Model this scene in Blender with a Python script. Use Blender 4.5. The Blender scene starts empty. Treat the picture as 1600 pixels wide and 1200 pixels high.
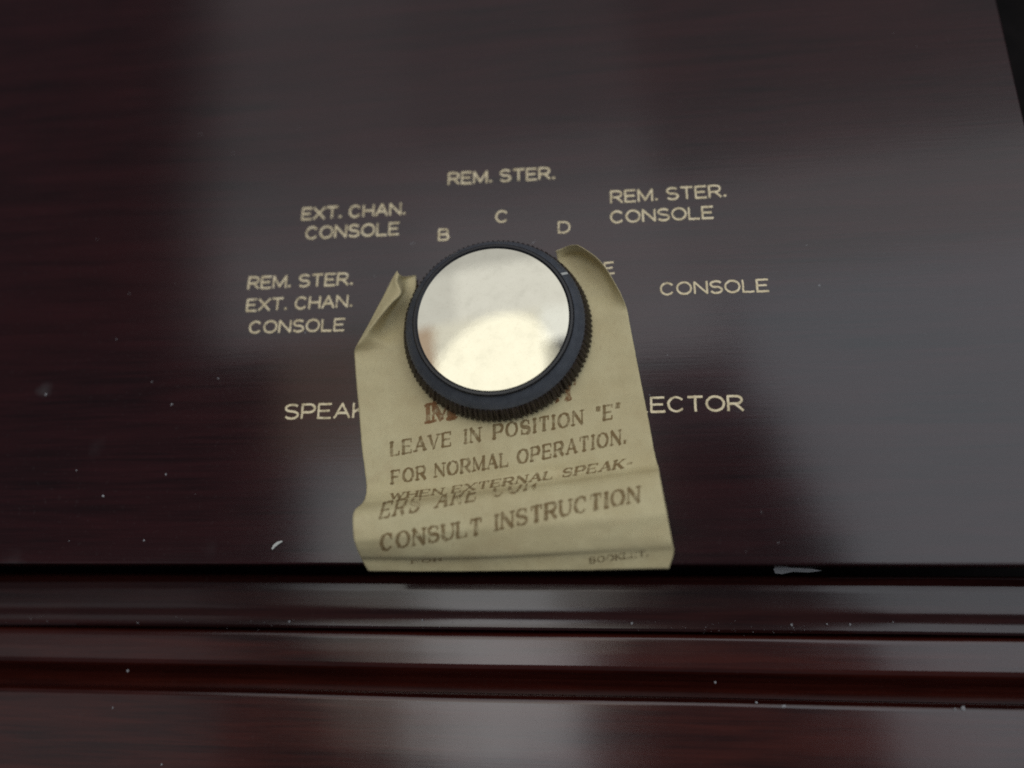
import bpy, bmesh, math, random
from mathutils import Vector, Matrix, noise
from mathutils.bvhtree import BVHTree

# ------------------------------------------------------------------ camera
scene = bpy.context.scene
C = scene.collection
H = 0.160                                   # camera height above the panel (m)
F = 1212.9                                  # focal length in pixels of the 1600 px wide photograph
AX, AY, AZ = -0.30147, -0.11561, -0.00973   # fitted camera angles
RC = (Matrix.Rotation(AX, 3, 'X') @ Matrix.Rotation(AY, 3, 'Y') @ Matrix.Rotation(AZ, 3, 'Z')).transposed()
CAM = Vector((0, 0, H))
cam_data = bpy.data.cameras.new('camera')
cam = bpy.data.objects.new('camera', cam_data)
C.objects.link(cam)
cam.matrix_world = Matrix.Translation(CAM) @ RC.to_4x4()
cam_data.sensor_width = 36.0
cam_data.lens = F / 1600 * 36.0
cam_data.clip_start = 0.002
cam_data.clip_end = 50.0
cam_data.dof.use_dof = True
cam_data.dof.focus_distance = 0.166
cam_data.dof.aperture_fstop = 3.7
scene.camera = cam


def ray(x, y):
    return RC @ Vector(((x - 800) / F, (600 - y) / F, -1.0))


def at(x, y, z=0.0):
    """the point at height z (metres) that the photograph shows at pixel x, y"""
    d = ray(x, y)
    return CAM + d * ((z - H) / d.z)


MM = 0.001

# ------------------------------------------------------------------ world and lamps
world = bpy.data.worlds.new('World')
scene.world = world
world.use_nodes = True
bg = world.node_tree.nodes['Background']
bg.inputs[0].default_value = (0.80, 0.86, 1.0, 1)
bg.inputs[1].default_value = 0.050
scene.view_settings.view_transform = 'Standard'
scene.view_settings.look = 'None'
scene.view_settings.exposure = 1.0
scene.view_settings.gamma = 1.0
scene.cycles.filter_width = 1.9
scene.cycles.max_bounces = 8
scene.cycles.use_denoising = False          # keep a little grain, as the phone picture has

LAMP_Z = 0.90


K = 1 + LAMP_Z / H
# the added overhead lights lie in one rotated grid: its left edge is the one mirrored at the panel's dark left side
_l0, _l1 = at(322, 300) * K, at(326, 0) * K
BV = (_l1 - _l0).normalized()
AV = Vector((BV.y, -BV.x, 0))
O0 = at(771, 497) * K


def ab(x, y):
    """grid coordinates of the ceiling spot that the flat lacquer mirrors at pixel x, y"""
    d = at(x, y) * K - O0
    return d.dot(AV), d.dot(BV)


def lamp(name, a0, a1, b0, b1, radiance, color):
    d = bpy.data.lights.new(name, 'AREA')
    d.shape = 'RECTANGLE'
    d.size, d.size_y = a1 - a0, b1 - b0
    d.color = color
    d.energy = radiance * d.size * d.size_y * math.pi
    o = bpy.data.objects.new(name, d)
    c = O0 + AV * ((a0 + a1) / 2) + BV * ((b0 + b1) / 2)
    o.location = (c.x, c.y, LAMP_Z)
    o.rotation_euler = (0, 0, math.atan2(AV.y, AV.x))
    C.objects.link(o)
    return o


WHITE = (0.98, 0.98, 1.0)


def grid(name, cols, rows, rad, color):
    """a run of area lights in place of the bright ceiling: columns and rows in grid metres, one brightness for each"""
    for i in range(len(rows) - 1):
        for j in range(len(cols) - 1):
            if rad[i][j] > 0:
                lamp(name, cols[j], cols[j + 1], rows[i + 1], rows[i], rad[i][j], color)


A_L = ab(322, 200)[0]
cols = [ab(290, 200)[0], ab(345, 200)[0], ab(640, 200)[0], ab(1010, 200)[0], 1.6]
rows = [1.7, ab(960, 60)[1], ab(960, 200)[1], ab(960, 300)[1], 0.0]
grid('ceiling_stand_in', cols, rows, [[0.09, 0.25, 0.21, 0.13], [0.13, 0.31, 0.26, 0.15], [0.18, 0.46, 0.50, 0.24], [0.12, 0.62, 0.76, 0.66]], WHITE)  # added lights in place of the bright ceiling, graded for the panel's reflections
W0, W1 = ab(600, 600)[0], ab(935, 640)[0]
WB = ab(780, 880)[1]
BR = ab(1060, 560)[1]
lamp('lower_fill', W0, W1, WB, 0.0, 0.72, (1.0, 0.98, 0.93))  # unseen light, added for the lower part of the disc's reflection
warm = lamp('warm_fill', W0 - 0.07, W1 + 0.02, -0.64, 0.00, 0.36, (1.0, 0.97, 0.84))  # added ellipse of light that draws the cream mound in the disc
warm.data.shape = 'ELLIPSE'
warm.location.z -= 0.03
warm.rotation_euler.z += math.radians(-22)
lamp('bridge_fill', W1, ab(1150, 560)[0], BR, 0.0, 0.92, (0.94, 0.96, 1.0))  # added light, fills the reflection above the dark wedge
lamp('dim_fill', W1, ab(1150, 560)[0], ab(1060, 690)[1], BR, 0.10, (0.9, 0.9, 1.0))  # added weak fill so the wedge is not fully black
lamp('front_fill', ab(655, 1000)[0], ab(880, 1000)[0], ab(780, 1330)[1], WB, 1.5, (0.92, 0.96, 1.0))  # added for the pale middle patch mirrored in the mouldings
# added lights, stepped so that a dark wedge stays in the reflections
bs = [0.0, ab(1180, 640)[1], ab(1220, 740)[1], ab(1260, 830)[1], ab(1310, 930)[1], ab(1400, 1330)[1]]
for i, px in enumerate([(1160, 560), (1225, 690), (1275, 790), (1320, 880), (1390, 1030)]):
    lamp('side_fill', ab(*px)[0], 1.6, bs[i + 1], bs[i], 0.94, (0.86, 0.93, 1.0))
lamp('low_fill', ab(478, 800)[0], W0 - 0.01, ab(540, 905)[1], ab(540, 710)[1], 0.80, (0.90, 0.96, 1.0))  # added for the grey band mirrored left of the tag
lamp('peach_fill', ab(440, 600)[0], W0, ab(540, 710)[1], 0.0, 0.42, (1.0, 0.76, 0.60))  # added light in place of the skin tone mirrored at the disc's left
lamp('left_fill', ab(-150, 1000)[0], ab(320, 1000)[0], ab(200, 1330)[1], ab(200, 915)[1], 0.16, (0.93, 0.97, 1.0))  # added for the faint grey on the left of the mouldings


# ------------------------------------------------------------------ helpers
def mat(name):
    m = bpy.data.materials.new(name)
    m.use_nodes = True
    nt = m.node_tree
    return m, nt, nt.nodes['Principled BSDF']


def node(nt, kind, **kw):
    n = nt.nodes.new(kind)
    for k, v in kw.items():
        if k in n.inputs:
            n.inputs[k].default_value = v
        else:
            setattr(n, k, v)
    return n


def coords(nt, scale=(1, 1, 1)):
    tc = node(nt, 'ShaderNodeTexCoord')
    mp = node(nt, 'ShaderNodeMapping')
    mp.inputs['Scale'].default_value = scale
    nt.links.new(tc.outputs['Object'], mp.inputs['Vector'])
    return mp.outputs['Vector']


def ramp(nt, fac, stops):
    r = node(nt, 'ShaderNodeValToRGB')
    el = r.color_ramp.elements
    while len(el) < len(stops):
        el.new(0.5)
    for e, (p, c) in zip(el, stops):
        e.position = p
        e.color = (*c, 1) if len(c) == 3 else c
    nt.links.new(fac, r.inputs['Fac'])
    return r.outputs['Color']


def noise_tex(nt, vec, scale, detail=4, rough=0.55, dist=0.0):
    n = node(nt, 'ShaderNodeTexNoise')
    n.inputs['Scale'].default_value = scale
    n.inputs['Detail'].default_value = detail
    n.inputs['Roughness'].default_value = rough
    n.inputs['Distortion'].default_value = dist
    nt.links.new(vec, n.inputs['Vector'])
    return n.outputs['Fac']


def mix_col(nt, fac, a, b, mode='MIX'):
    n = node(nt, 'ShaderNodeMix', data_type='RGBA', blend_type=mode)
    for sock, v in ((n.inputs[0], fac), (n.inputs[6], a), (n.inputs[7], b)):
        if hasattr(v, 'links'):
            nt.links.new(v, sock)
        elif isinstance(v, (int, float)):
            sock.default_value = v
        else:
            sock.default_value = (*v, 1)
    return n.outputs[2]


def math_n(nt, op, a, b=None, c=None):
    n = node(nt, 'ShaderNodeMath', operation=op)
    for s, v in zip(n.inputs, (a, b, c)):
        if v is None:
            continue
        if hasattr(v, 'links'):
            nt.links.new(v, s)
        else:
            s.default_value = v
    return n.outputs[0]


def bump(nt, b, height, strength, dist):
    n = node(nt, 'ShaderNodeBump')
    n.inputs['Strength'].default_value = strength
    n.inputs['Distance'].default_value = dist
    nt.links.new(height, n.inputs['Height'])
    nt.links.new(n.outputs['Normal'], b.inputs['Normal'])


def obj(name, verts, faces, material, parent=None, smooth=False, **tags):
    me = bpy.data.meshes.new(name)
    me.from_pydata([tuple(v) for v in verts], [], faces)
    me.validate()
    me.update()
    if smooth:
        for p in me.polygons:
            p.use_smooth = True
    me.materials.append(material)
    o = bpy.data.objects.new(name, me)
    C.objects.link(o)
    if parent is not None:
        o.parent = parent
    for k, v in tags.items():
        o[k] = v
    return o


def empty(name, loc, **tags):
    o = bpy.data.objects.new(name, None)
    o.empty_display_size = 0.01
    o.location = loc
    C.objects.link(o)
    for k, v in tags.items():
        o[k] = v
    return o


def keep_world(o, parent):
    o.parent = parent
    o.matrix_parent_inverse = Matrix.Translation(parent.location).inverted()


# ------------------------------------------------------------------ materials
def lacquer(name, dark, light, rough, ior, smudges=(), filmy=0.05):
    m, nt, b = mat(name)
    v = coords(nt, (1, 1, 1))
    vg = coords(nt, (9, 190, 60))
    vf = coords(nt, (60, 1500, 300))
    g1 = noise_tex(nt, vg, 1.6, 6, 0.6, 0.6)
    g2 = noise_tex(nt, vf, 1.0, 3, 0.6)
    cl = noise_tex(nt, v, 22, 3, 0.5)
    g = math_n(nt, 'ADD', math_n(nt, 'MULTIPLY', g1, 0.6), math_n(nt, 'MULTIPLY', g2, 0.4))
    col = ramp(nt, g, [(0.36, dark), (0.62, light)])
    col = mix_col(nt, ramp(nt, cl, [(0.35, (0, 0, 0)), (0.7, (0.45, 0.45, 0.45))]), col,
                  (light[0] * 1.25, light[1] * 0.9, light[2] * 0.85))
    # hazy finger smears and a film of dust
    dust = noise_tex(nt, v, 900, 2, 0.6)
    film = ramp(nt, dust, [(0.45 if filmy > 0.06 else 0.6, (0, 0, 0)), (0.85, (filmy,) * 3)])
    film = mix_col(nt, 1.0, film, ramp(nt, noise_tex(nt, coords(nt, (18, 70, 1)), 1.0, 4), [(0.35, (0.2, 0.2, 0.2)), (0.65, (1, 1, 1))]), 'MULTIPLY')
    col = mix_col(nt, film, col, (0.35, 0.34, 0.34))
    for (px, py, rad, amt) in smudges:
        p = at(px, py)
        dv = node(nt, 'ShaderNodeVectorMath', operation='DISTANCE')
        nt.links.new(v, dv.inputs[0])
        dv.inputs[1].default_value = p
        wob = math_n(nt, 'MULTIPLY_ADD', noise_tex(nt, v, 130, 3), rad * 1.2, dv.outputs['Value'])
        msk = ramp(nt, math_n(nt, 'DIVIDE', wob, rad), [(0.45, (amt,) * 3), (1.25, (0, 0, 0))])
        col = mix_col(nt, msk, col, (0.27, 0.31, 0.31))
    nt.links.new(col, b.inputs['Base Color'])
    r = noise_tex(nt, v, 45, 4, 0.6)
    rr = node(nt, 'ShaderNodeMapRange')
    nt.links.new(r, rr.inputs['Value'])
    rr.inputs['To Min'].default_value = rough * 0.8
    rr.inputs['To Max'].default_value = rough * 1.25
    nt.links.new(rr.outputs['Result'], b.inputs['Roughness'])
    b.inputs['IOR'].default_value = ior
    bump(nt, b, math_n(nt, 'ADD', math_n(nt, 'MULTIPLY', g2, 0.22), math_n(nt, 'MULTIPLY', cl, 1.0)), 0.10, 0.00025)
    return m


M = {}
M['panel'] = lacquer('dark_mahogany_lacquer', (0.0056, 0.0014, 0.0017), (0.0255, 0.0052, 0.0062), 0.13, 1.50,
                     [(68, 612, 0.0050, 0.12), (150, 700, 0.0060, 0.03), (20, 880, 0.009, 0.05), (330, 860, 0.006, 0.03)])
M['rail'] = lacquer('red_mahogany_lacquer', (0.010, 0.0026, 0.0022), (0.050, 0.0098, 0.0064), 0.155, 1.52,
                    [(90, 965, 0.006, 0.06), (250, 968, 0.004, 0.05), (640, 970, 0.005, 0.05)], 0.03)
M['inner'] = lacquer('dusty_dark_lacquer', (0.007, 0.0026, 0.0026), (0.030, 0.0078, 0.0066), 0.15, 1.46,
                     [(90, 965, 0.006, 0.10), (250, 968, 0.004, 0.08), (640, 970, 0.005, 0.08), (1180, 972, 0.008, 0.07)], 0.035)

m, nt, b = mat('shade_black_wood')  # near-black base paints in the dark of the gap and recess
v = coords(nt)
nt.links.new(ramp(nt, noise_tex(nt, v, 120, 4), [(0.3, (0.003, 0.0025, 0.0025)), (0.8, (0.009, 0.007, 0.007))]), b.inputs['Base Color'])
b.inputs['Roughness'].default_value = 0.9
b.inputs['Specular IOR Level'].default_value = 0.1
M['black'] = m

m, nt, b = mat('gold_screen_print')
v = coords(nt)
n1 = noise_tex(nt, v, 700, 3, 0.6)
nt.links.new(ramp(nt, n1, [(0.35, (0.60, 0.49, 0.29)), (0.55, (0.84, 0.71, 0.46)), (0.8, (0.86, 0.74, 0.54))]), b.inputs['Base Color'])
b.inputs['Roughness'].default_value = 0.55
# worn print: the paint is thin and lets the wood through in spots
n2 = noise_tex(nt, v, 420, 3, 0.7)
nt.links.new(ramp(nt, n2, [(0.28, (0.35, 0.35, 0.35)), (0.42, (1, 1, 1))]), b.inputs['Alpha'])
M['print'] = m


def ink(name, col, thin):
    m, nt, b = mat(name)
    v = coords(nt)
    b.inputs['Base Color'].default_value = (*col, 1)
    b.inputs['Roughness'].default_value = 0.85
    n2 = noise_tex(nt, v, 650, 3, 0.7)
    nt.links.new(ramp(nt, n2, [(0.34, (thin,) * 3), (0.60, (0.84,) * 3)]), b.inputs['Alpha'])
    return m


M['ink'] = ink('faded_brown_ink', (0.25, 0.165, 0.068), 0.22)
M['red_ink'] = ink('faded_red_ink', (0.29, 0.135, 0.050), 0.10)
M['dark_ink'] = ink('smeared_ink', (0.14, 0.090, 0.035), 0.0)

m, nt, b = mat('yellowed_paper')
v = coords(nt)
n1 = noise_tex(nt, v, 90, 5, 0.6)
n2 = noise_tex(nt, v, 1500, 3, 0.7)
n3 = noise_tex(nt, v, 38, 3, 0.5, 1.0)
col = ramp(nt, n1, [(0.3, (0.54, 0.445, 0.242)), (0.7, (0.67, 0.585, 0.345))])
col = mix_col(nt, ramp(nt, n3, [(0.5, (0, 0, 0)), (0.75, (0.4, 0.4, 0.4))]), col, (0.60, 0.545, 0.325))
col = mix_col(nt, math_n(nt, 'MULTIPLY', n2, 0.30), col, (0.42, 0.35, 0.19))
st = noise_tex(nt, coords(nt, (1, 1, 1)), 55, 5, 0.7, 1.5)
col = mix_col(nt, ramp(nt, st, [(0.52, (0, 0, 0)), (0.70, (0.38, 0.38, 0.38))]), col, (0.47, 0.36, 0.20))
fib = noise_tex(nt, coords(nt, (2600, 500, 900)), 1.0, 2, 0.5)
col = mix_col(nt, ramp(nt, fib, [(0.60, (0, 0, 0)), (0.78, (0.35, 0.35, 0.35))]), col, (0.40, 0.30, 0.16))
nt.links.new(col, b.inputs['Base Color'])
b.inputs['Roughness'].default_value = 0.62
b.inputs['Specular IOR Level'].default_value = 0.35
bump(nt, b, math_n(nt, 'ADD', math_n(nt, 'MULTIPLY', n1, 1.0), math_n(nt, 'MULTIPLY', n2, 0.12)), 0.45, 0.0006)
M['paper'] = m

m, nt, b = mat('spun_aluminium')
v = coords(nt)
n1 = noise_tex(nt, v, 260, 5, 0.7)
n2 = noise_tex(nt, v, 1100, 3, 0.6)
pits = ramp(nt, n1, [(0.25, (0.25, 0.235, 0.185)), (0.32, (0.380, 0.367, 0.300)), (0.46, (0.412, 0.398, 0.326)), (0.62, (0.425, 0.411, 0.338)), (0.72, (0.388, 0.375, 0.304))])
fine = noise_tex(nt, v, 2400, 2, 0.5)
pits = mix_col(nt, ramp(nt, fine, [(0.60, (0, 0, 0)), (0.74, (0.45, 0.45, 0.45))]), pits, (0.34, 0.32, 0.26))
nt.links.new(pits, b.inputs['Base Color'])
b.inputs['Metallic'].default_value = 1.0
rr = node(nt, 'ShaderNodeMapRange')
nt.links.new(n2, rr.inputs['Value'])
rr.inputs['To Min'].default_value = 0.01
rr.inputs['To Max'].default_value = 0.05
nt.links.new(rr.outputs['Result'], b.inputs['Roughness'])
bump(nt, b, n1, 0.06, 0.0001)
M['disc'] = m

m, nt, b = mat('blue_grey_satin_plastic')
v = coords(nt)
n1 = noise_tex(nt, v, 500, 4, 0.6)
nt.links.new(ramp(nt, n1, [(0.3, (0.058, 0.064, 0.076)), (0.75, (0.090, 0.098, 0.114))]), b.inputs['Base Color'])
b.inputs['Roughness'].default_value = 0.38
M['bezel'] = m

m, nt, b = mat('black_plastic')
b.inputs['Base Color'].default_value = (0.006, 0.006, 0.008, 1)
b.inputs['Roughness'].default_value = 0.4
M['rim'] = m

m, nt, b = mat('brown_black_plastic')
v = coords(nt)
n1 = noise_tex(nt, v, 400, 4, 0.6)
nt.links.new(ramp(nt, n1, [(0.3, (0.016, 0.010, 0.009)), (0.72, (0.040, 0.026, 0.022)), (0.85, (0.13, 0.10, 0.08))]), b.inputs['Base Color'])
b.inputs['Roughness'].default_value = 0.5
M['knurl'] = m

m, nt, b = mat('white_paint')
b.inputs['Base Color'].default_value = (0.50, 0.50, 0.47, 1)
b.inputs['Roughness'].default_value = 0.6
M['white'] = m

m, nt, b = mat('grey_dust')
b.inputs['Base Color'].default_value = (0.30, 0.30, 0.31, 1)
b.inputs['Roughness'].default_value = 0.9
M['dust'] = m

# ------------------------------------------------------------------ the console cabinet
cab = empty('console_cabinet', at(800, 500, -0.02),
            label='dark mahogany console cabinet top with gold lettering and moulded front edge', category='console')


def solid_poly(name, top, thick, material, bevel):
    n = len(top)
    vs = [(p.x, p.y, p.z) for p in top] + [(p.x, p.y, p.z - thick) for p in top]
    fs = [tuple(range(n)), tuple(range(2 * n - 1, n - 1, -1))]
    fs += [(i + n, (i + 1) % n + n, (i + 1) % n, i) for i in range(n)]
    bm = bmesh.new()
    bv = [bm.verts.new(x) for x in vs]
    for f in fs:
        bm.faces.new([bv[i] for i in f])
    bmesh.ops.recalc_face_normals(bm, faces=bm.faces)
    bmesh.ops.bevel(bm, geom=list(bm.edges), offset=bevel, segments=3, profile=0.5, affect='EDGES')
    me = bpy.data.meshes.new(name)
    bm.to_mesh(me)
    bm.free()
    for p in me.polygons:
        p.use_smooth = True
    me.materials.append(material)
    o = bpy.data.objects.new(name, me)
    C.objects.link(o)
    md = o.modifiers.new('wn', 'WEIGHTED_NORMAL')
    md.keep_sharp = False
    return o


e0, e1 = at(1557, 0), at(1601, 190)
ed = (e1 - e0).normalized()
yb = at(800, 882).y
top_right = e0 + ed * ((0.27 - e0.y) / ed.y)
bot_right = e0 + ed * ((yb - e0.y) / ed.y)
panel = solid_poly('control_panel', [Vector((-0.27, yb, 0)), Vector((bot_right.x, yb, 0)), Vector((top_right.x, 0.27, 0)), Vector((-0.27, 0.27, 0))],
                   0.008, M['panel'], 0.0004)
keep_world(panel, cab)

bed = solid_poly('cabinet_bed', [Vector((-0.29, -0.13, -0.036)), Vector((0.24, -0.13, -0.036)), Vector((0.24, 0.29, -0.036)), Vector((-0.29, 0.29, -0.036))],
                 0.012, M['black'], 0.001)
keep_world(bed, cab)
# the frame the panel is screwed to
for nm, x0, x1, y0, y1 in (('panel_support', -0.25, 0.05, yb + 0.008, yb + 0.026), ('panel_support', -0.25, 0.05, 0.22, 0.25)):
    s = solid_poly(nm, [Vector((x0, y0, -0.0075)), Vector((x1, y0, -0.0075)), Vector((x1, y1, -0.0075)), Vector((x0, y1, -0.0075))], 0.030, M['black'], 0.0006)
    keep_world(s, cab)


def moulding(name, prof, material, seed):
    """prof: (pixel row at x=800, height mm) from back to front, closed underneath"""
    pts = [(at(800, y, (z - 5.5) * MM).y, (z - 5.5) * MM) for y, z in prof]
    fine = [pts[0]]
    for (ya, za), (yb_, zb_) in zip(pts, pts[1:]):          # hold the flats flat
        if abs(yb_ - ya) > 0.0012:
            for f in (0.12, 0.88):
                fine.append((ya + (yb_ - ya) * f, za + (zb_ - za) * f))
        fine.append((yb_, zb_))
    pts = fine
    y0, y1 = pts[0][0], pts[-1][0]
    pts = pts + [(y1, -0.0355), (y0, -0.0355)]
    n, nx = len(pts), 160
    vs, fs = [], []
    for i in range(nx + 1):
        x = -0.27 + 0.50 * i / nx
        for j, (y, z) in enumerate(pts):
            w = noise.noise(Vector((x * 16, seed, 0))) * 0.00022 + noise.noise(Vector((x * 120, seed + z * 900, 4))) * 0.000022
            inner = j < n - 2
            vs.append((x, y + (w if inner and 0 < j < n - 3 else 0), z + (w * 1.4 if inner else 0)))
    for i in range(nx):
        for j in range(n):
            a, b_ = i * n + j, i * n + (j + 1) % n
            fs.append((a, b_, b_ + n, a + n))
    fs.append(tuple(range(n)))
    fs.append(tuple(range(nx * n + n - 1, nx * n - 1, -1)))
    o = obj(name, vs, fs, material, smooth=True)
    bm = bmesh.new()
    bm.from_mesh(o.data)
    bmesh.ops.recalc_face_normals(bm, faces=bm.faces)
    bm.to_mesh(o.data)
    bm.free()
    md = o.modifiers.new('split', 'EDGE_SPLIT')
    md.split_angle = math.radians(38)
    keep_world(o, cab)
    return o


moulding('inner_moulding', [(898, -12.0), (899.5, -11.0), (903, -10.5), (912, -10.1), (922, -10.0), (950, -10.0), (958, -10.15), (966, -10.5), (974, -10.55), (980, -10.5), (984, -11.0), (985.5, -12.5)], M['inner'], 3.0)
moulding('middle_moulding', [(986, -14.5), (988.5, -13.0), (990.5, -12.4), (993, -12.15), (998, -12.05), (1020, -12.0), (1040, -12.1), (1047, -12.7), (1052, -14.6), (1060, -17.6), (1070, -19.0), (1078, -19.4), (1084, -19.5)], M['rail'], 9.0)
moulding('outer_rail', [(1084.5, -20.5), (1086, -14.6), (1088.5, -12.7), (1092, -11.9), (1097, -11.65), (1110, -11.6), (1180, -11.6), (1290, -11.9), (1310, -13), (1316, -16)], M['rail'], 15.0)

# ------------------------------------------------------------------ lettering


def arc(cx, cy, rx, ry, a0, a1, n=12):
    return [(cx + rx * math.cos(math.radians(a0 + (a1 - a0) * i / n)), cy + ry * math.sin(math.radians(a0 + (a1 - a0) * i / n))) for i in range(n + 1)]


# stroke alphabet: width, thick strokes, thin strokes, serif feet (x, y)
GLYPH = {
    'A': (1.0, [[(.5, 1), (1, 0)]], [[(0, 0), (.5, 1)], [(.2, .34), (.8, .34)]], [(0, 0), (1, 0)]),
    'B': (.85, [[(0, 0), (0, 1)], arc(.52, .26, .33, .26, 90, -90)], [[(0, 1), (.5, 1)] + arc(.5, .76, .28, .24, 90, -90)[1:] + [(0, .52)], [(.52, .52), (0, .52)], [(0, 0), (.52, 0)]], []),
    'C': (1.0, [arc(.5, .5, .5, .5, 130, 230, 8)], [arc(.5, .5, .5, .5, 42, 130, 8), arc(.5, .5, .5, .5, 230, 318, 8)], []),
    'D': (.92, [[(0, 0), (0, 1)], arc(.42, .5, .5, .5, 60, -60, 8)], [[(0, 1), (.42, 1)] + arc(.42, .5, .5, .5, 90, 60, 3)[1:], [(0, 0), (.42, 0)] + arc(.42, .5, .5, .5, -90, -60, 3)[1:]], []),
    'E': (.82, [[(0, 0), (0, 1)]], [[(0, 1), (.82, 1)], [(0, .51), (.7, .51)], [(0, 0), (.82, 0)]], []),
    'F': (.8, [[(0, 0), (0, 1)]], [[(0, 1), (.8, 1)], [(0, .5), (.65, .5)]], [(0, 0)]),
    'H': (.92, [[(0, 0), (0, 1)], [(.92, 0), (.92, 1)]], [[(0, .5), (.92, .5)]], [(0, 0), (0, 1), (.92, 0), (.92, 1)]),
    'I': (.16, [[(.08, 0), (.08, 1)]], [], [(.08, 0), (.08, 1)]),
    'K': (.9, [[(0, 0), (0, 1)], [(.3, .55), (.9, 0)]], [[(.85, 1), (0, .35)]], [(0, 0), (0, 1), (.9, 0), (.85, 1)]),
    'L': (.8, [[(0, 0), (0, 1)]], [[(0, 0), (.8, 0)]], [(0, 1)]),
    'M': (1.1, [[(0, 1), (.55, .08)], [(1.1, 0), (1.1, 1)]], [[(0, 0), (0, 1)], [(.55, .08), (1.1, 1)]], [(0, 0), (1.1, 0)]),
    'N': (.95, [[(0, 1), (.95, 0)]], [[(0, 0), (0, 1)], [(.95, 0), (.95, 1)]], [(0, 0), (.95, 1)]),
    'O': (1.08, [arc(.54, .5, .54, .5, 130, 230, 8), arc(.54, .5, .54, .5, 50, -50, 8)], [arc(.54, .5, .54, .5, 50, 130, 8), arc(.54, .5, .54, .5, 230, 310, 8)], []),
    'P': (.85, [[(0, 0), (0, 1)], arc(.5, .72, .35, .28, 60, -60, 6)], [[(0, 1), (.5, 1)] + arc(.5, .72, .35, .28, 90, 60, 3)[1:], [(0, .44), (.5, .44)] + arc(.5, .72, .35, .28, -90, -60, 3)[1:]], [(0, 0)]),
    'R': (.9, [[(0, 0), (0, 1)], arc(.52, .73, .34, .27, 60, -60, 6), [(.45, .46), (.9, 0)]], [[(0, 1), (.52, 1)] + arc(.52, .73, .34, .27, 90, 60, 3)[1:], [(0, .46), (.52, .46)] + arc(.52, .73, .34, .27, -90, -60, 3)[1:]], [(0, 0)]),
    'S': (.88, [arc(.44, .755, .42, .245, 120, 270, 9) + arc(.44, .255, .44, .255, 90, -60, 9)[1:]], [arc(.44, .755, .42, .245, 35, 120, 6), arc(.44, .255, .44, .255, -60, -148, 6)], []),
    'T': (.9, [[(.45, 0), (.45, 1)]], [[(0, 1), (.9, 1)]], [(.45, 0)]),
    'U': (.9, [[(0, 1), (0, .36)] + arc(.45, .36, .45, .36, 180, 250, 6)[1:]], [arc(.45, .36, .45, .36, 250, 360, 8) + [(.9, 1)]], [(0, 1), (.9, 1)]),
    'V': (.95, [[(0, 1), (.475, 0)]], [[(.475, 0), (.95, 1)]], [(0, 1), (.95, 1)]),
    'W': (1.3, [[(0, 1), (.36, 0)], [(.65, .9), (.95, 0)]], [[(.36, 0), (.65, .9)], [(.95, 0), (1.3, 1)]], [(0, 1), (1.3, 1)]),
    'X': (.98, [[(0, 1), (.98, 0)]], [[(0, 0), (.98, 1)]], [(0, 0), (.98, 0), (0, 1), (.98, 1)]),
    '.': (.12, [[(.0, .07), (.14, .07)]], [], []),
    '-': (.4, [[(0, .42), (.4, .42)]], [], []),
    '\u201c': (.34, [[(.05, .75), (.08, 1)], [(.26, .75), (.29, 1)]], [], []),
    '\u201d': (.34, [[(.02, .72), (.08, 1)], [(.23, .72), (.29, 1)]], [], []),
}


def text_strokes(s, wscale, gap, serif, space=0.55):
    """list of (points, weight); advances in units of cap height"""
    out, x = [], 0.0
    for ch in s:
        if ch == ' ':
            x += space
            continue
        w, thick, thin, feet = GLYPH[ch]
        for st in thick:
            out.append(([(x + p[0] * wscale, p[1]) for p in st], 1.0))
        for st in thin:
            out.append(([(x + p[0] * wscale, p[1]) for p in st], 0.55 if serif else 1.0))
        if serif:
            hw = 0.17
            ends = set()
            for fx, fy in feet:
                ends.add((round(fx, 3), fy))
            for fx, fy in ends:
                y = 0.035 if fy == 0 else 0.965
                out.append(([(x + fx * wscale - hw, y), (x + fx * wscale + hw, y)], 0.5))
            if ch in 'EFTLCSZ' :
                for (sx, sy0, sy1) in {'E': [(.82, .8, 1), (.82, 0, .22)], 'F': [(.8, .78, 1)], 'T': [(0, .76, 1), (.9, .76, 1)], 'L': [(.8, 0, .24)],
                                       'C': [(.9, .68, .98)], 'S': [(.8, .72, .98), (.06, .02, .28)]}.get(ch, []):
                    out.append(([(x + sx * wscale, sy0), (x + sx * wscale, sy1)], 0.5))
            if ch in 'BDEPRF':
                out.append(([(x - .14, .035), (x, .035)], 0.5))
                out.append(([(x - .14, .965), (x, .965)], 0.5))
        x += w * wscale + gap
    return out, x - gap


def densify(pl, step):
    res = [pl[0]]
    for a, c in zip(pl, pl[1:]):
        n = max(1, int(math.hypot(c[0] - a[0], c[1] - a[1]) / step))
        for i in range(1, n + 1):
            res.append((a[0] + (c[0] - a[0]) * i / n, a[1] + (c[1] - a[1]) * i / n))
    return res


def ribbon(pl, hw):
    """left and right borders of a stroke in glyph space"""
    L, Rr = [], []
    n = len(pl)
    for i, p in enumerate(pl):
        a = pl[max(i - 1, 0)]
        c = pl[min(i + 1, n - 1)]
        dx, dy = c[0] - a[0], c[1] - a[1]
        l = math.hypot(dx, dy) or 1
        dx, dy = dx / l, dy / l
        ox, oy = (0, 0)
        if i == 0:
            ox, oy = -dx * hw * 0.55, -dy * hw * 0.55
        elif i == n - 1:
            ox, oy = dx * hw * 0.55, dy * hw * 0.55
        L.append((p[0] - dy * hw + ox, p[1] + dx * hw + oy))
        Rr.append((p[0] + dy * hw + ox, p[1] - dx * hw + oy))
    return L, Rr


rng = random.Random(5)


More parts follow.
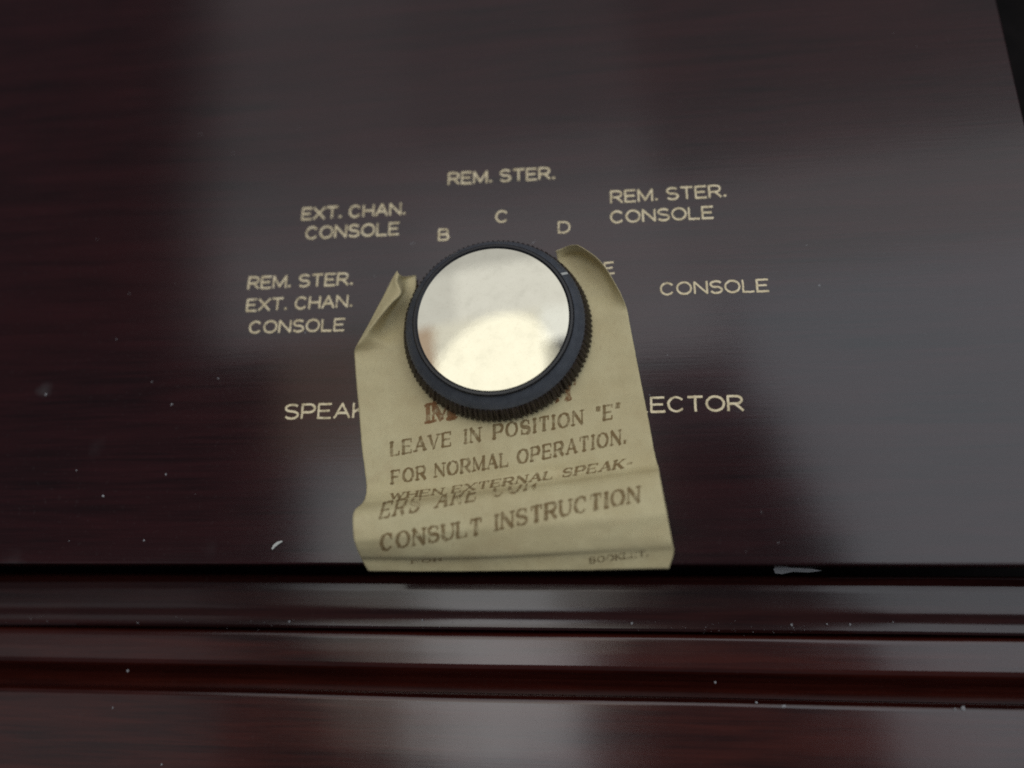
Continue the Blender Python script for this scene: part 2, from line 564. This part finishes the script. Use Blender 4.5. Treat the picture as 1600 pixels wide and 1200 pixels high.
def panel_text(name, s, p0, p1, cap, stroke=0.086, parent=panel):
    """one printed line on the panel: baseline from pixel p0 to pixel p1, cap height in pixels"""
    a, c = at(*p0), at(*p1)
    up = at((p0[0] + p1[0]) / 2, (p0[1] + p1[1]) / 2 - cap) - at((p0[0] + p1[0]) / 2, (p0[1] + p1[1]) / 2)
    h = up.y
    st, w = text_strokes(s, 1.12, 0.30, False, 0.62)
    ex = (c - a) / w
    ey = Vector((-ex.y, ex.x, 0)).normalized() * h
    vs, fs = [], []
    for k, (pl, wt) in enumerate(st):
        pl = densify(pl, 0.12)
        pl = [(x + rng.gauss(0, .008), y + rng.gauss(0, .008)) for x, y in pl]
        L, Rr = ribbon(pl, stroke * rng.uniform(0.88, 1.1))
        z = 0.00003 + 0.000004 * (k % 9)
        b0 = len(vs)
        for l, r in zip(L, Rr):
            for q in (l, r):
                vs.append(a + ex * q[0] + ey * q[1] + Vector((0, 0, z)))
        for i in range(len(pl) - 1):
            fs.append((b0 + 2 * i, b0 + 2 * i + 1, b0 + 2 * i + 3, b0 + 2 * i + 2))
    o = obj(name, vs, fs, M['print'])
    o.parent = parent
    o.matrix_parent_inverse = Matrix.Translation(cab.location).inverted() @ Matrix.Identity(4)
    o.matrix_parent_inverse = (Matrix.Translation(cab.location) @ parent.matrix_parent_inverse).inverted() if False else Matrix.Identity(4)
    return o


for s, p0, p1, cap in (
        ('REM. STER.', (701, 288), (866, 279), 17.0),
        ('EXT. CHAN.', (472, 343.2), (632, 334.6), 17.0),
        ('CONSOLE', (478, 373.2), (622.5, 366), 17.5),
        ('REM. STER.', (955, 316.8), (1134, 306.8), 17.5),
        ('CONSOLE', (955, 348.2), (1114, 340.6), 17.5),
        ('REM. STER.', (388, 451.2), (550, 444.4), 17.5),
        ('EXT. CHAN.', (385.5, 486), (549, 479), 17.5),
        ('CONSOLE', (389.5, 520.4), (537, 516), 17.5),
        ('CONSOLE', (1033, 460.6), (1200.5, 454.8), 18.0),
        ('B', (685.5, 375.2), (700.5, 374.6), 16.5),
        ('C', (775, 347), (793, 346.3), 16.5),
        ('D', (873, 363.8), (890, 363), 16.5),
        ('E', (946, 428), (959.5, 426.8), 17.0),
        ('A', (606, 452), (622, 451.4), 17.0)):
    panel_text('printed_label', s, p0, p1, cap)
panel_text('printed_title', 'SPEAKER', (445, 654.2), (626, 650.8), 21.5, 0.082)
panel_text('printed_title', 'SELECTOR', (938, 645), (1161, 640.8), 22.0, 0.082)

# ------------------------------------------------------------------ the knob
KC = at(769.5, 496.5, 0.0090)
knob = empty('selector_knob', (KC.x, KC.y, 0.0),
             label='round black knurled selector knob with mirror-bright metal disc', category='knob')
PXM = (at(890, 500, 0.0090) - at(652, 500, 0.0090)).length / 238   # metres per pixel at the disc


def lathe(name, prof, n, material, ridges=None, closed=True):
    vs, fs = [], []
    m_ = len(prof)
    for i in range(n):
        a = 2 * math.pi * i / n
        for j, (r, z) in enumerate(prof):
            rr_ = r
            if ridges and ridges[j]:
                rr_ = r - (ridges[j] * (0.8 + 0.5 * noise.noise(Vector((i * 0.61, j * 0.2, 8)))) if (i // 2) % 2 else ridges[j] * 0.25 * abs(noise.noise(Vector((i * 0.37, 2, 3)))))
            vs.append((rr_ * math.cos(a), rr_ * math.sin(a), z))
    for i in range(n):
        for j in range(m_ - 1):
            a, c = i * m_ + j, ((i + 1) % n) * m_ + j
            fs.append((a, c, c + 1, a + 1))
    if closed:
        fs.append(tuple(i * m_ for i in range(n))[::-1])
        fs.append(tuple(i * m_ + m_ - 1 for i in range(n)))
    o = obj(name, vs, fs, material, parent=knob, smooth=True)
    bm = bmesh.new()
    bm.from_mesh(o.data)
    bmesh.ops.recalc_face_normals(bm, faces=bm.faces)
    bm.to_mesh(o.data)
    bm.free()
    md = o.modifiers.new('split', 'EDGE_SPLIT')
    md.split_angle = math.radians(32)
    return o


RD = 119.5 * PXM
ZB, ZE, ZD = 0.0016, 0.0062, 0.0090      # base, chamfer edge, disc rim
RE, RB = RD * 1.185, RD * 1.285
# knurled skirt
lathe('knurled_skirt', [(RD * 0.6, ZB + 0.0004), (RB - 0.0003, ZB), (RB, ZB + 0.0004), (RE + 0.0007, ZE - 0.0007), (RE + 0.0002, ZE - 0.0002), (RD * 0.9, ZE - 0.0003)], 440, M['knurl'],
      ridges=[0, 0.00050, 0.00062, 0.00062, 0.00040, 0])
lathe('bezel', [(RE - 0.0012, ZE - 0.0010), (RE - 0.0001, ZE - 0.0004), (RE + 0.00005, ZE), (RE - 0.0003, ZE + 0.0005), (RD + 0.0011, ZD - 0.0008), (RD + 0.0006, ZD - 0.0004), (RD * 0.9, ZD - 0.0006)], 200, M['bezel'])
lathe('rim', [(RD * 0.92, ZD - 0.0010), (RD + 0.0009, ZD - 0.0006), (RD + 0.00095, ZD - 0.00005), (RD + 0.0007, ZD + 0.00025), (RD + 0.0002, ZD + 0.0003), (RD - 0.00002, ZD + 0.0001), (RD * 0.95, ZD - 0.0003)], 200, M['rim'])
# convex mirror disc
SAG = RD * math.tan(math.radians(3.3)) / 2
prof = [(RD * 0.9, ZD - 0.0012), (RD - 0.00005, ZD - 0.0006), (RD - 0.00003, ZD)]
for k in range(1, 24):
    r = RD * (1 - k / 24)
    prof.append((max(r, 1e-5), ZD + SAG * (1 - (r / RD) ** 2)))
lathe('mirror_disc', prof, 160, M['disc'])
# shaft through the panel
lathe('shaft', [(0.0032, -0.012), (0.0032, ZE - 0.001)], 32, M['rim'])
# painted pointer on the bezel
pa, pb = at(874.5, 431, ZE + 0.0020), at(892, 421.5, ZE + 0.0006)
ang = math.atan2((pa.y + pb.y) / 2 - KC.y, (pa.x + pb.x) / 2 - KC.x)
vs, fs = [], []
r0, r1 = RD + 0.0013, RE - 0.0002
z0 = ZD - 0.0008 - (r0 - RD - 0.0011) * (ZD - 0.0013 - ZE) / (RE - 0.0003 - RD - 0.0011)
z1 = ZE + 0.00045
for (r, z) in ((r0, z0), (r1, z1)):
    for s in (-1, 1):
        for dz in (-0.0002, 0.00012):
            t = 0.00030 * s
            vs.append((r * math.cos(ang) - t * math.sin(ang), r * math.sin(ang) + t * math.cos(ang), z + dz))
fs = [(0, 1, 3, 2), (4, 6, 7, 5), (1, 5, 7, 3), (0, 2, 6, 4), (0, 4, 5, 1), (2, 3, 7, 6)]
obj('pointer_mark', vs, fs, M['white'], parent=knob)

# ------------------------------------------------------------------ the paper tag
# key rows of the sheet: left pixel, right pixel, height (mm) at five columns
ROWS = [
    ((554, 552), (980, 485), (2.6, 0.9, 0.5, 0.9, 2.2)),
    ((557, 590), (988, 528), (1.6, 0.8, 0.5, 0.8, 1.5)),
    ((561, 640), (1000, 590), (1.0, 0.8, 0.6, 0.7, 1.0)),
    ((566, 700), (1012, 650), (0.8, 0.9, 0.9, 0.8, 0.8)),
    ((571, 742), (1021, 700), (0.9, 1.1, 1.2, 1.0, 0.8)),
    ((573, 766), (1026, 722), (0.9, 0.9, 1.0, 0.8, 0.8)),
    ((568, 784), (1029, 731), (3.2, 2.9, 2.5, 2.0, 1.7)),
    ((555, 797), (1030, 739), (7.0, 6.4, 5.6, 4.7, 3.6)),
    ((552, 812), (1033, 756), (8.2, 7.6, 6.8, 5.9, 4.8)),
    ((553, 836), (1039, 788), (8.0, 7.6, 7.0, 6.4, 5.6)),
    ((556, 850), (1043, 808), (7.0, 6.9, 6.5, 6.3, 5.8)),
    ((563, 868), (1050, 846), (4.4, 4.3, 4.2, 4.1, 4.2)),
    ((567, 876), (1053, 862), (2.2, 2.2, 2.4, 2.4, 2.6)),
    ((577, 893), (1045, 889), (0.2, 0.3, 0.4, 0.3, 0.3)),
]
# extra sag of the rows between their ends (pixels, downwards) for five columns
SAGPX = {5: (0, 4, 3, 1, 0), 6: (0, 3, 3, 1, 0), 7: (0, 2, 2, 1, 0), 11: (0, 5, 6, 3, 0), 12: (0, 4, 4, 2, 0), 13: (0, 1, 1, 1, 0)}


def key_grid():
    g = []
    for i, (l, r, zs) in enumerate(ROWS):
        row = []
        for j in range(5):
            u = j / 4
            sg = SAGPX.get(i, (0,) * 5)[j]
            row.append(at(l[0] + (r[0] - l[0]) * u, l[1] + (r[1] - l[1]) * u + sg, zs[j] * MM))
        g.append(row)
    return g


def crom(p, t):
    n = len(p)
    i = min(int(t), n - 2)
    f = t - i
    p1, p2 = p[i], p[i + 1]
    p0 = p[i - 1] if i > 0 else p1 * 2 - p2
    p3 = p[i + 2] if i + 2 < n else p2 * 2 - p1
    return 0.5 * ((2 * p1) + (p2 - p0) * f + (2 * p0 - 5 * p1 + 4 * p2 - p3) * f * f + (3 * p1 - p0 - 3 * p2 + p3) * f ** 3)


def surf(g, t, u):
    cols = len(g[0])
    return crom([crom([row[j] for row in g], t) for j in range(cols)], u * (cols - 1))


def wrinkle(p, amp=1.0):
    w = 0.00022 * noise.noise(Vector((p.x * 95 + 3, p.y * 170, 1.3))) + 0.00009 * noise.noise(Vector((p.x * 330, p.y * 420, 7)))
    # sharp handling creases, mostly across the sheet
    for k, (fx, fy, a_) in enumerate(((34, 150, 0.00042), (70, 60, 0.00030), (25, 260, 0.00022), (150, 130, 0.00016))):
        n_ = noise.noise(Vector((p.x * fx + p.y * 24 + 5 * k, p.y * fy - p.x * 20, 12 + k)))
        w += a_ * (0.35 - abs(n_)) if abs(n_) < 0.35 else 0.0
    return Vector((0, 0, w * amp))


pv, pf = [], []


def patch(g, nt_, nu, us=None):
    b0 = len(pv)
    for i in range(nt_ + 1):
        for j in range(nu + 1):
            u = j / nu
            t = (len(g) - 1) * i / nt_ if us is None else 1 + (len(g) - 2) * i / nt_
            p = surf(g, t, u)
            if us is not None and i < 14:      # run smoothly out of the sheet
                k = u * 3
                n_ = min(int(k), 2)
                q = surf(KG, 0.0, us[n_] + (us[n_ + 1] - us[n_]) * (k - n_))
                f = (1 - i / 14) ** 2
                p = p + (q - surf(g, 1.0, u)) * f
            if j in (0, nu):      # a slightly ragged cut edge
                p = p + Vector((noise.noise(Vector((p.y * 900, j, 2))) * 0.00006, 0, 0))
            if p.z > 0.0003:
                p = p + wrinkle(p)
            p.z = max(p.z, 0.00012)
            pv.append(p)
    for i in range(nt_):
        for j in range(nu):
            a = b0 + i * (nu + 1) + j
            f = (a, a + nu + 1, a + nu + 2, a + 1)
            pf.append(f if us is None else f[::-1])


KG = key_grid()
patch(KG, 150, 168)
# left prong: rows from the sheet up to the tip, columns outer edge / crease / inside
LP = [
    [((554, 552), 2.6), ((572, 548), 3.0), ((606, 544), 1.4), ((640, 540), 0.8)],
    [((559, 538), 4.2), ((577, 524), 5.0), ((600, 522), 1.2), ((640, 515), 0.6)],
    [((573, 513), 5.0), ((590, 502), 6.2), ((606, 500), 1.2), ((642, 490), 0.6)],
    [((590, 482), 5.6), ((609, 479), 7.2), ((619, 476), 1.3), ((645, 465), 0.6)],
    [((606, 450), 6.0), ((626, 459), 7.8), ((631, 455), 1.5), ((650, 448), 0.7)],
    [((613, 436), 6.0), ((621, 441), 7.0), ((632, 438), 1.6), ((650, 433), 0.8)],
    [((621, 424), 6.0), ((624, 429), 6.0), ((634, 433), 2.0), ((650, 431), 1.0)],
]
RP = [
    [((900, 498), 0.8), ((930, 493), 0.8), ((956, 489), 1.4), ((980, 485), 2.2)],
    [((896, 470), 0.7), ((925, 462), 0.7), ((955, 461), 1.3), ((971, 462), 4.4)],
    [((890, 448), 0.7), ((915, 438), 0.7), ((944, 435), 1.4), ((958, 438), 5.6)],
    [((882, 428), 0.8), ((903, 420), 0.8), ((930, 414), 1.6), ((944, 416), 6.4)],
    [((873, 410), 1.2), ((890, 404), 1.2), ((910, 399), 2.6), ((929, 400), 7.0)],
    [((870, 399), 2.2), ((882, 396), 2.2), ((896, 393), 3.6), ((913, 389), 7.2)],
    [((868, 393), 3.2), ((880, 388), 3.4), ((890, 384), 5.0), ((902, 383), 7.2)],
]
for T, us in ((LP, [36 / 168 * k / 3 for k in range(4)]), (RP, [1 - 32 / 168 * (1 - k / 3) for k in range(4)])):
    g = [[at(p[0], p[1], z * MM) for p, z in row] for row in T]
    g[0] = [surf(KG, 0.0, u) for u in us]
    g.insert(0, [surf(KG, 0.7, u) for u in us])
    patch(g, 60, 36 if us[0] == 0 else 32, us)
# bend of the left prong's outer flap
pbase = at(790, 700, 0.0)
tag = empty('paper_tag', (pbase.x, pbase.y, 0.0),
            label='creased yellowed paper instruction tag hooked round the knob', category='tag')
paper = obj('paper_sheet', pv, pf, M['paper'], smooth=True)
bm = bmesh.new()
bm.from_mesh(paper.data)
bmesh.ops.remove_doubles(bm, verts=bm.verts, dist=0.00003)
for f in bm.faces:
    f.smooth = True
bm.to_mesh(paper.data)
bm.free()
keep_world(paper, tag)
bvh = BVHTree.FromPolygons([v.co.copy() for v in paper.data.vertices], [tuple(p.vertices) for p in paper.data.polygons])
md = paper.modifiers.new('thick', 'SOLIDIFY')
md.thickness = 0.00010
md.offset = 0.0


def on_paper(x, y):
    d = ray(x, y).normalized()
    hit = bvh.ray_cast(CAM, d)
    if hit[0] is None:
        return None
    n = hit[1] if hit[1].z > 0 else -hit[1]
    return hit[0], n


def paper_text(name, s, base, caps, stroke, material, slant=0.0, wscale=0.88, gap=0.42, space=0.6, clip=None, fade=0.0):
    """base: list of (x, y) baseline pixels; caps: cap heights (px) at the first and last of them"""
    st, w = text_strokes(s, wscale, gap, True, space)
    x0, x1 = base[0][0], base[-1][0]

    def place(q):
        f = q[0] / w
        px = x0 + (x1 - x0) * f
        for (ax_, ay_), (bx_, by_) in zip(base, base[1:]):
            if px <= bx_ or (bx_, by_) == base[-1]:
                py = ay_ + (by_ - ay_) * (px - ax_) / (bx_ - ax_)
                break
        cap = caps[0] + (caps[1] - caps[0]) * f
        return px + q[1] * cap * slant, py - q[1] * cap

    vs, fs = [], []
    for k, (pl, wt) in enumerate(st):
        pl = densify(pl, 0.09)
        pl = [(x + rng.gauss(0, .012), y + rng.gauss(0, .012)) for x, y in pl]
        if len(pl) < 2:
            continue
        L, Rr = ribbon(pl, stroke * wt * rng.uniform(0.85, 1.15))
        b0 = len(vs)
        ok = []
        for l, r in zip(L, Rr):
            good = True
            for q in (l, r):
                px, py = place(q)
                h = on_paper(px, py)
                if h is None or (clip and py < clip(px)):
                    good = False
                    vs.append(Vector((0, 0, -0.02)))
                else:
                    vs.append(h[0] + h[1] * (0.00008 + 0.000003 * (k % 7)))
            ok.append(good)
        for i in range(len(pl) - 1):
            if ok[i] and ok[i + 1]:
                f = (b0 + 2 * i, b0 + 2 * i + 1, b0 + 2 * i + 3, b0 + 2 * i + 2)
                if (vs[f[0]] - vs[f[2]]).length < 0.004:
                    fs.append(f)
    used = sorted({i for f in fs for i in f})
    ix = {o: n for n, o in enumerate(used)}
    o = obj(name, [vs[i] for i in used], [tuple(ix[i] for i in f) for f in fs], material)
    keep_world(o, tag)
    return o


paper_text('printed_heading', 'IMPORTANT', [(667, 661), (898, 623)], (29, 29), 0.14, M['red_ink'], gap=0.24, wscale=0.85)
paper_text('printed_line', 'LEAVE IN POSITION \u201cE\u201d', [(612, 712), (700, 697), (830, 677), (968, 652)], (21, 22), 0.132, M['ink'], space=0.95)
paper_text('printed_line', 'FOR NORMAL OPERATION.', [(613, 756), (800, 727), (977, 692)], (20, 22), 0.132, M['ink'])
paper_text('printed_line', 'WHEN EXTERNAL SPEAK-', [(610, 780.5), (690, 773), (865, 748), (985, 730)], (9, 15), 0.132, M['ink'], slant=0.25, gap=0.4)
paper_text('printed_line', 'ERS ARE CON', [(594, 810), (752, 780.5), (835, 764)], (24, 24), 0.132, M['ink'], slant=0.28, space=1.1, gap=0.5,
           clip=lambda x: 781.5 - (x - 593) * 0.112)
paper_text('printed_line', 'CONSULT INSTRUCTION', [(596, 860), (740, 836), (870, 808), (998, 784)], (24, 24), 0.138, M['ink'], gap=0.38, space=0.8)
paper_text('printed_line', 'BOOKLET.', [(922, 880), (1012, 868)], (9, 9), 0.12, M['dark_ink'], gap=0.4)
paper_text('printed_line', 'FOR', [(644, 880), (690, 876)], (5, 5), 0.10, M['ink'], gap=0.4)

# ------------------------------------------------------------------ flakes, splinter and dust


def flake(name, px, z, thick, material, **tags):
    ps = [at(x, y, z) for x, y in px]
    n = len(ps)
    vs = [p for p in ps] + [p + Vector((0, 0, thick * (0.6 + 0.6 * noise.noise(p * 900)) + 0.0001)) for p in ps]
    fs = [tuple(range(n)), tuple(range(2 * n - 1, n - 1, -1))] + [(i, (i + 1) % n, (i + 1) % n + n, i + n) for i in range(n)]
    o = obj(name, vs, fs, material, **tags)
    bm_ = bmesh.new()
    bm_.from_mesh(o.data)
    bmesh.ops.recalc_face_normals(bm_, faces=bm_.faces)
    bm_.to_mesh(o.data)
    bm_.free()
    return o


flake('paper_flake', [(425, 858), (428, 852), (434, 847), (441, 845), (443, 846.5), (437, 850), (431, 855), (427, 859)], 0.00001, 0.0005, M['white'],
      label='tiny pale crescent flake lying near the panel front edge', category='flake')
flake('wood_splinter', [(1208, 889), (1216, 885.5), (1240, 887.5), (1268, 889), (1284, 892), (1262, 894.5), (1238, 893.5), (1222, 897), (1211, 896)], -0.0158, 0.0004, M['dust'],
      label='pale grey splinter caught in the dark gap before the moulding', category='splinter')

dv_, df_ = [], []


def speck(x, y, r_px, z):
    c = at(x, y, z)
    r = r_px * 0.000105
    n = 7
    b0 = len(dv_)
    k = [rng.uniform(0.5, 1.3) for _ in range(n)]
    for i in range(n):
        a = 2 * math.pi * i / n
        dv_.append(c + Vector((r * k[i] * math.cos(a), r * k[i] * math.sin(a), 0.0)))
    dv_.append(c + Vector((0, 0, r * 0.6)))
    for i in range(n):
        df_.append((b0 + i, b0 + (i + 1) % n, b0 + n))


for x, y, r in ((237, 597, 2.2), (268, 632, 2.8), (341, 591, 1.8), (119, 735, 2.0), (161, 775, 2.8), (259, 741, 2.2), (225, 844, 2.0), (182, 530, 1.8), (72, 616, 3.0),
                (1280, 446, 3.0), (585, 431, 1.6), (642, 381, 1.8), (646, 380, 1.6), (833, 379, 2.0), (836, 376, 1.6), (477, 520, 2.2), (1190, 800, 1.4), (1216, 848, 1.4),
                (1043, 555, 1.6), (1015, 617, 1.6), (313, 210, 1.6), (365, 240, 1.4), (467, 200, 1.4), (1260, 383, 1.4), (152, 374, 1.3), (202, 459, 1.3), (108, 845, 1.5)):
    speck(x, y, r, 0.00001)
for _ in range(30):
    speck(rng.uniform(0, 1600), rng.uniform(0, 875), rng.uniform(0.35, 0.8), 0.00001)
for x, y, r in ((452, 971, 2.6), (560, 950, 1.8), (660, 969, 2.4), (987, 974, 2.2), (1237, 976, 3.0), (1292, 975, 2.0), (1328, 976, 2.2), (215, 973, 2.4), (105, 925, 1.8), (1395, 972, 1.6)):
    speck(x, y, r, -0.0157)
for x, y, r in ((199, 1048, 3.0), (252, 1195, 2.4), (1118, 1066, 3.0), (1225, 1104, 4.0), (1182, 1098, 2.6), (1505, 1107, 4.5), (1492, 1108, 3.0), (80, 1081, 4.0), (86, 1080, 3.4), (176, 1106, 2.6)):
    speck(x, y, r, -0.0171 if y > 1090 else -0.0178)
for _ in range(240):
    x = rng.uniform(0, 1600)
    if noise.noise(Vector((x * 0.012, 3.3, 0))) + rng.gauss(0, 0.15) > 0.12:
        speck(x, 966 + x * 0.0105 + rng.gauss(2, 4.5), rng.uniform(0.3, 0.9), -0.0157)
obj('dust_specks', dv_, df_, M['dust'], kind='stuff', label='pale dust specks scattered over the dark wood', category='dust')
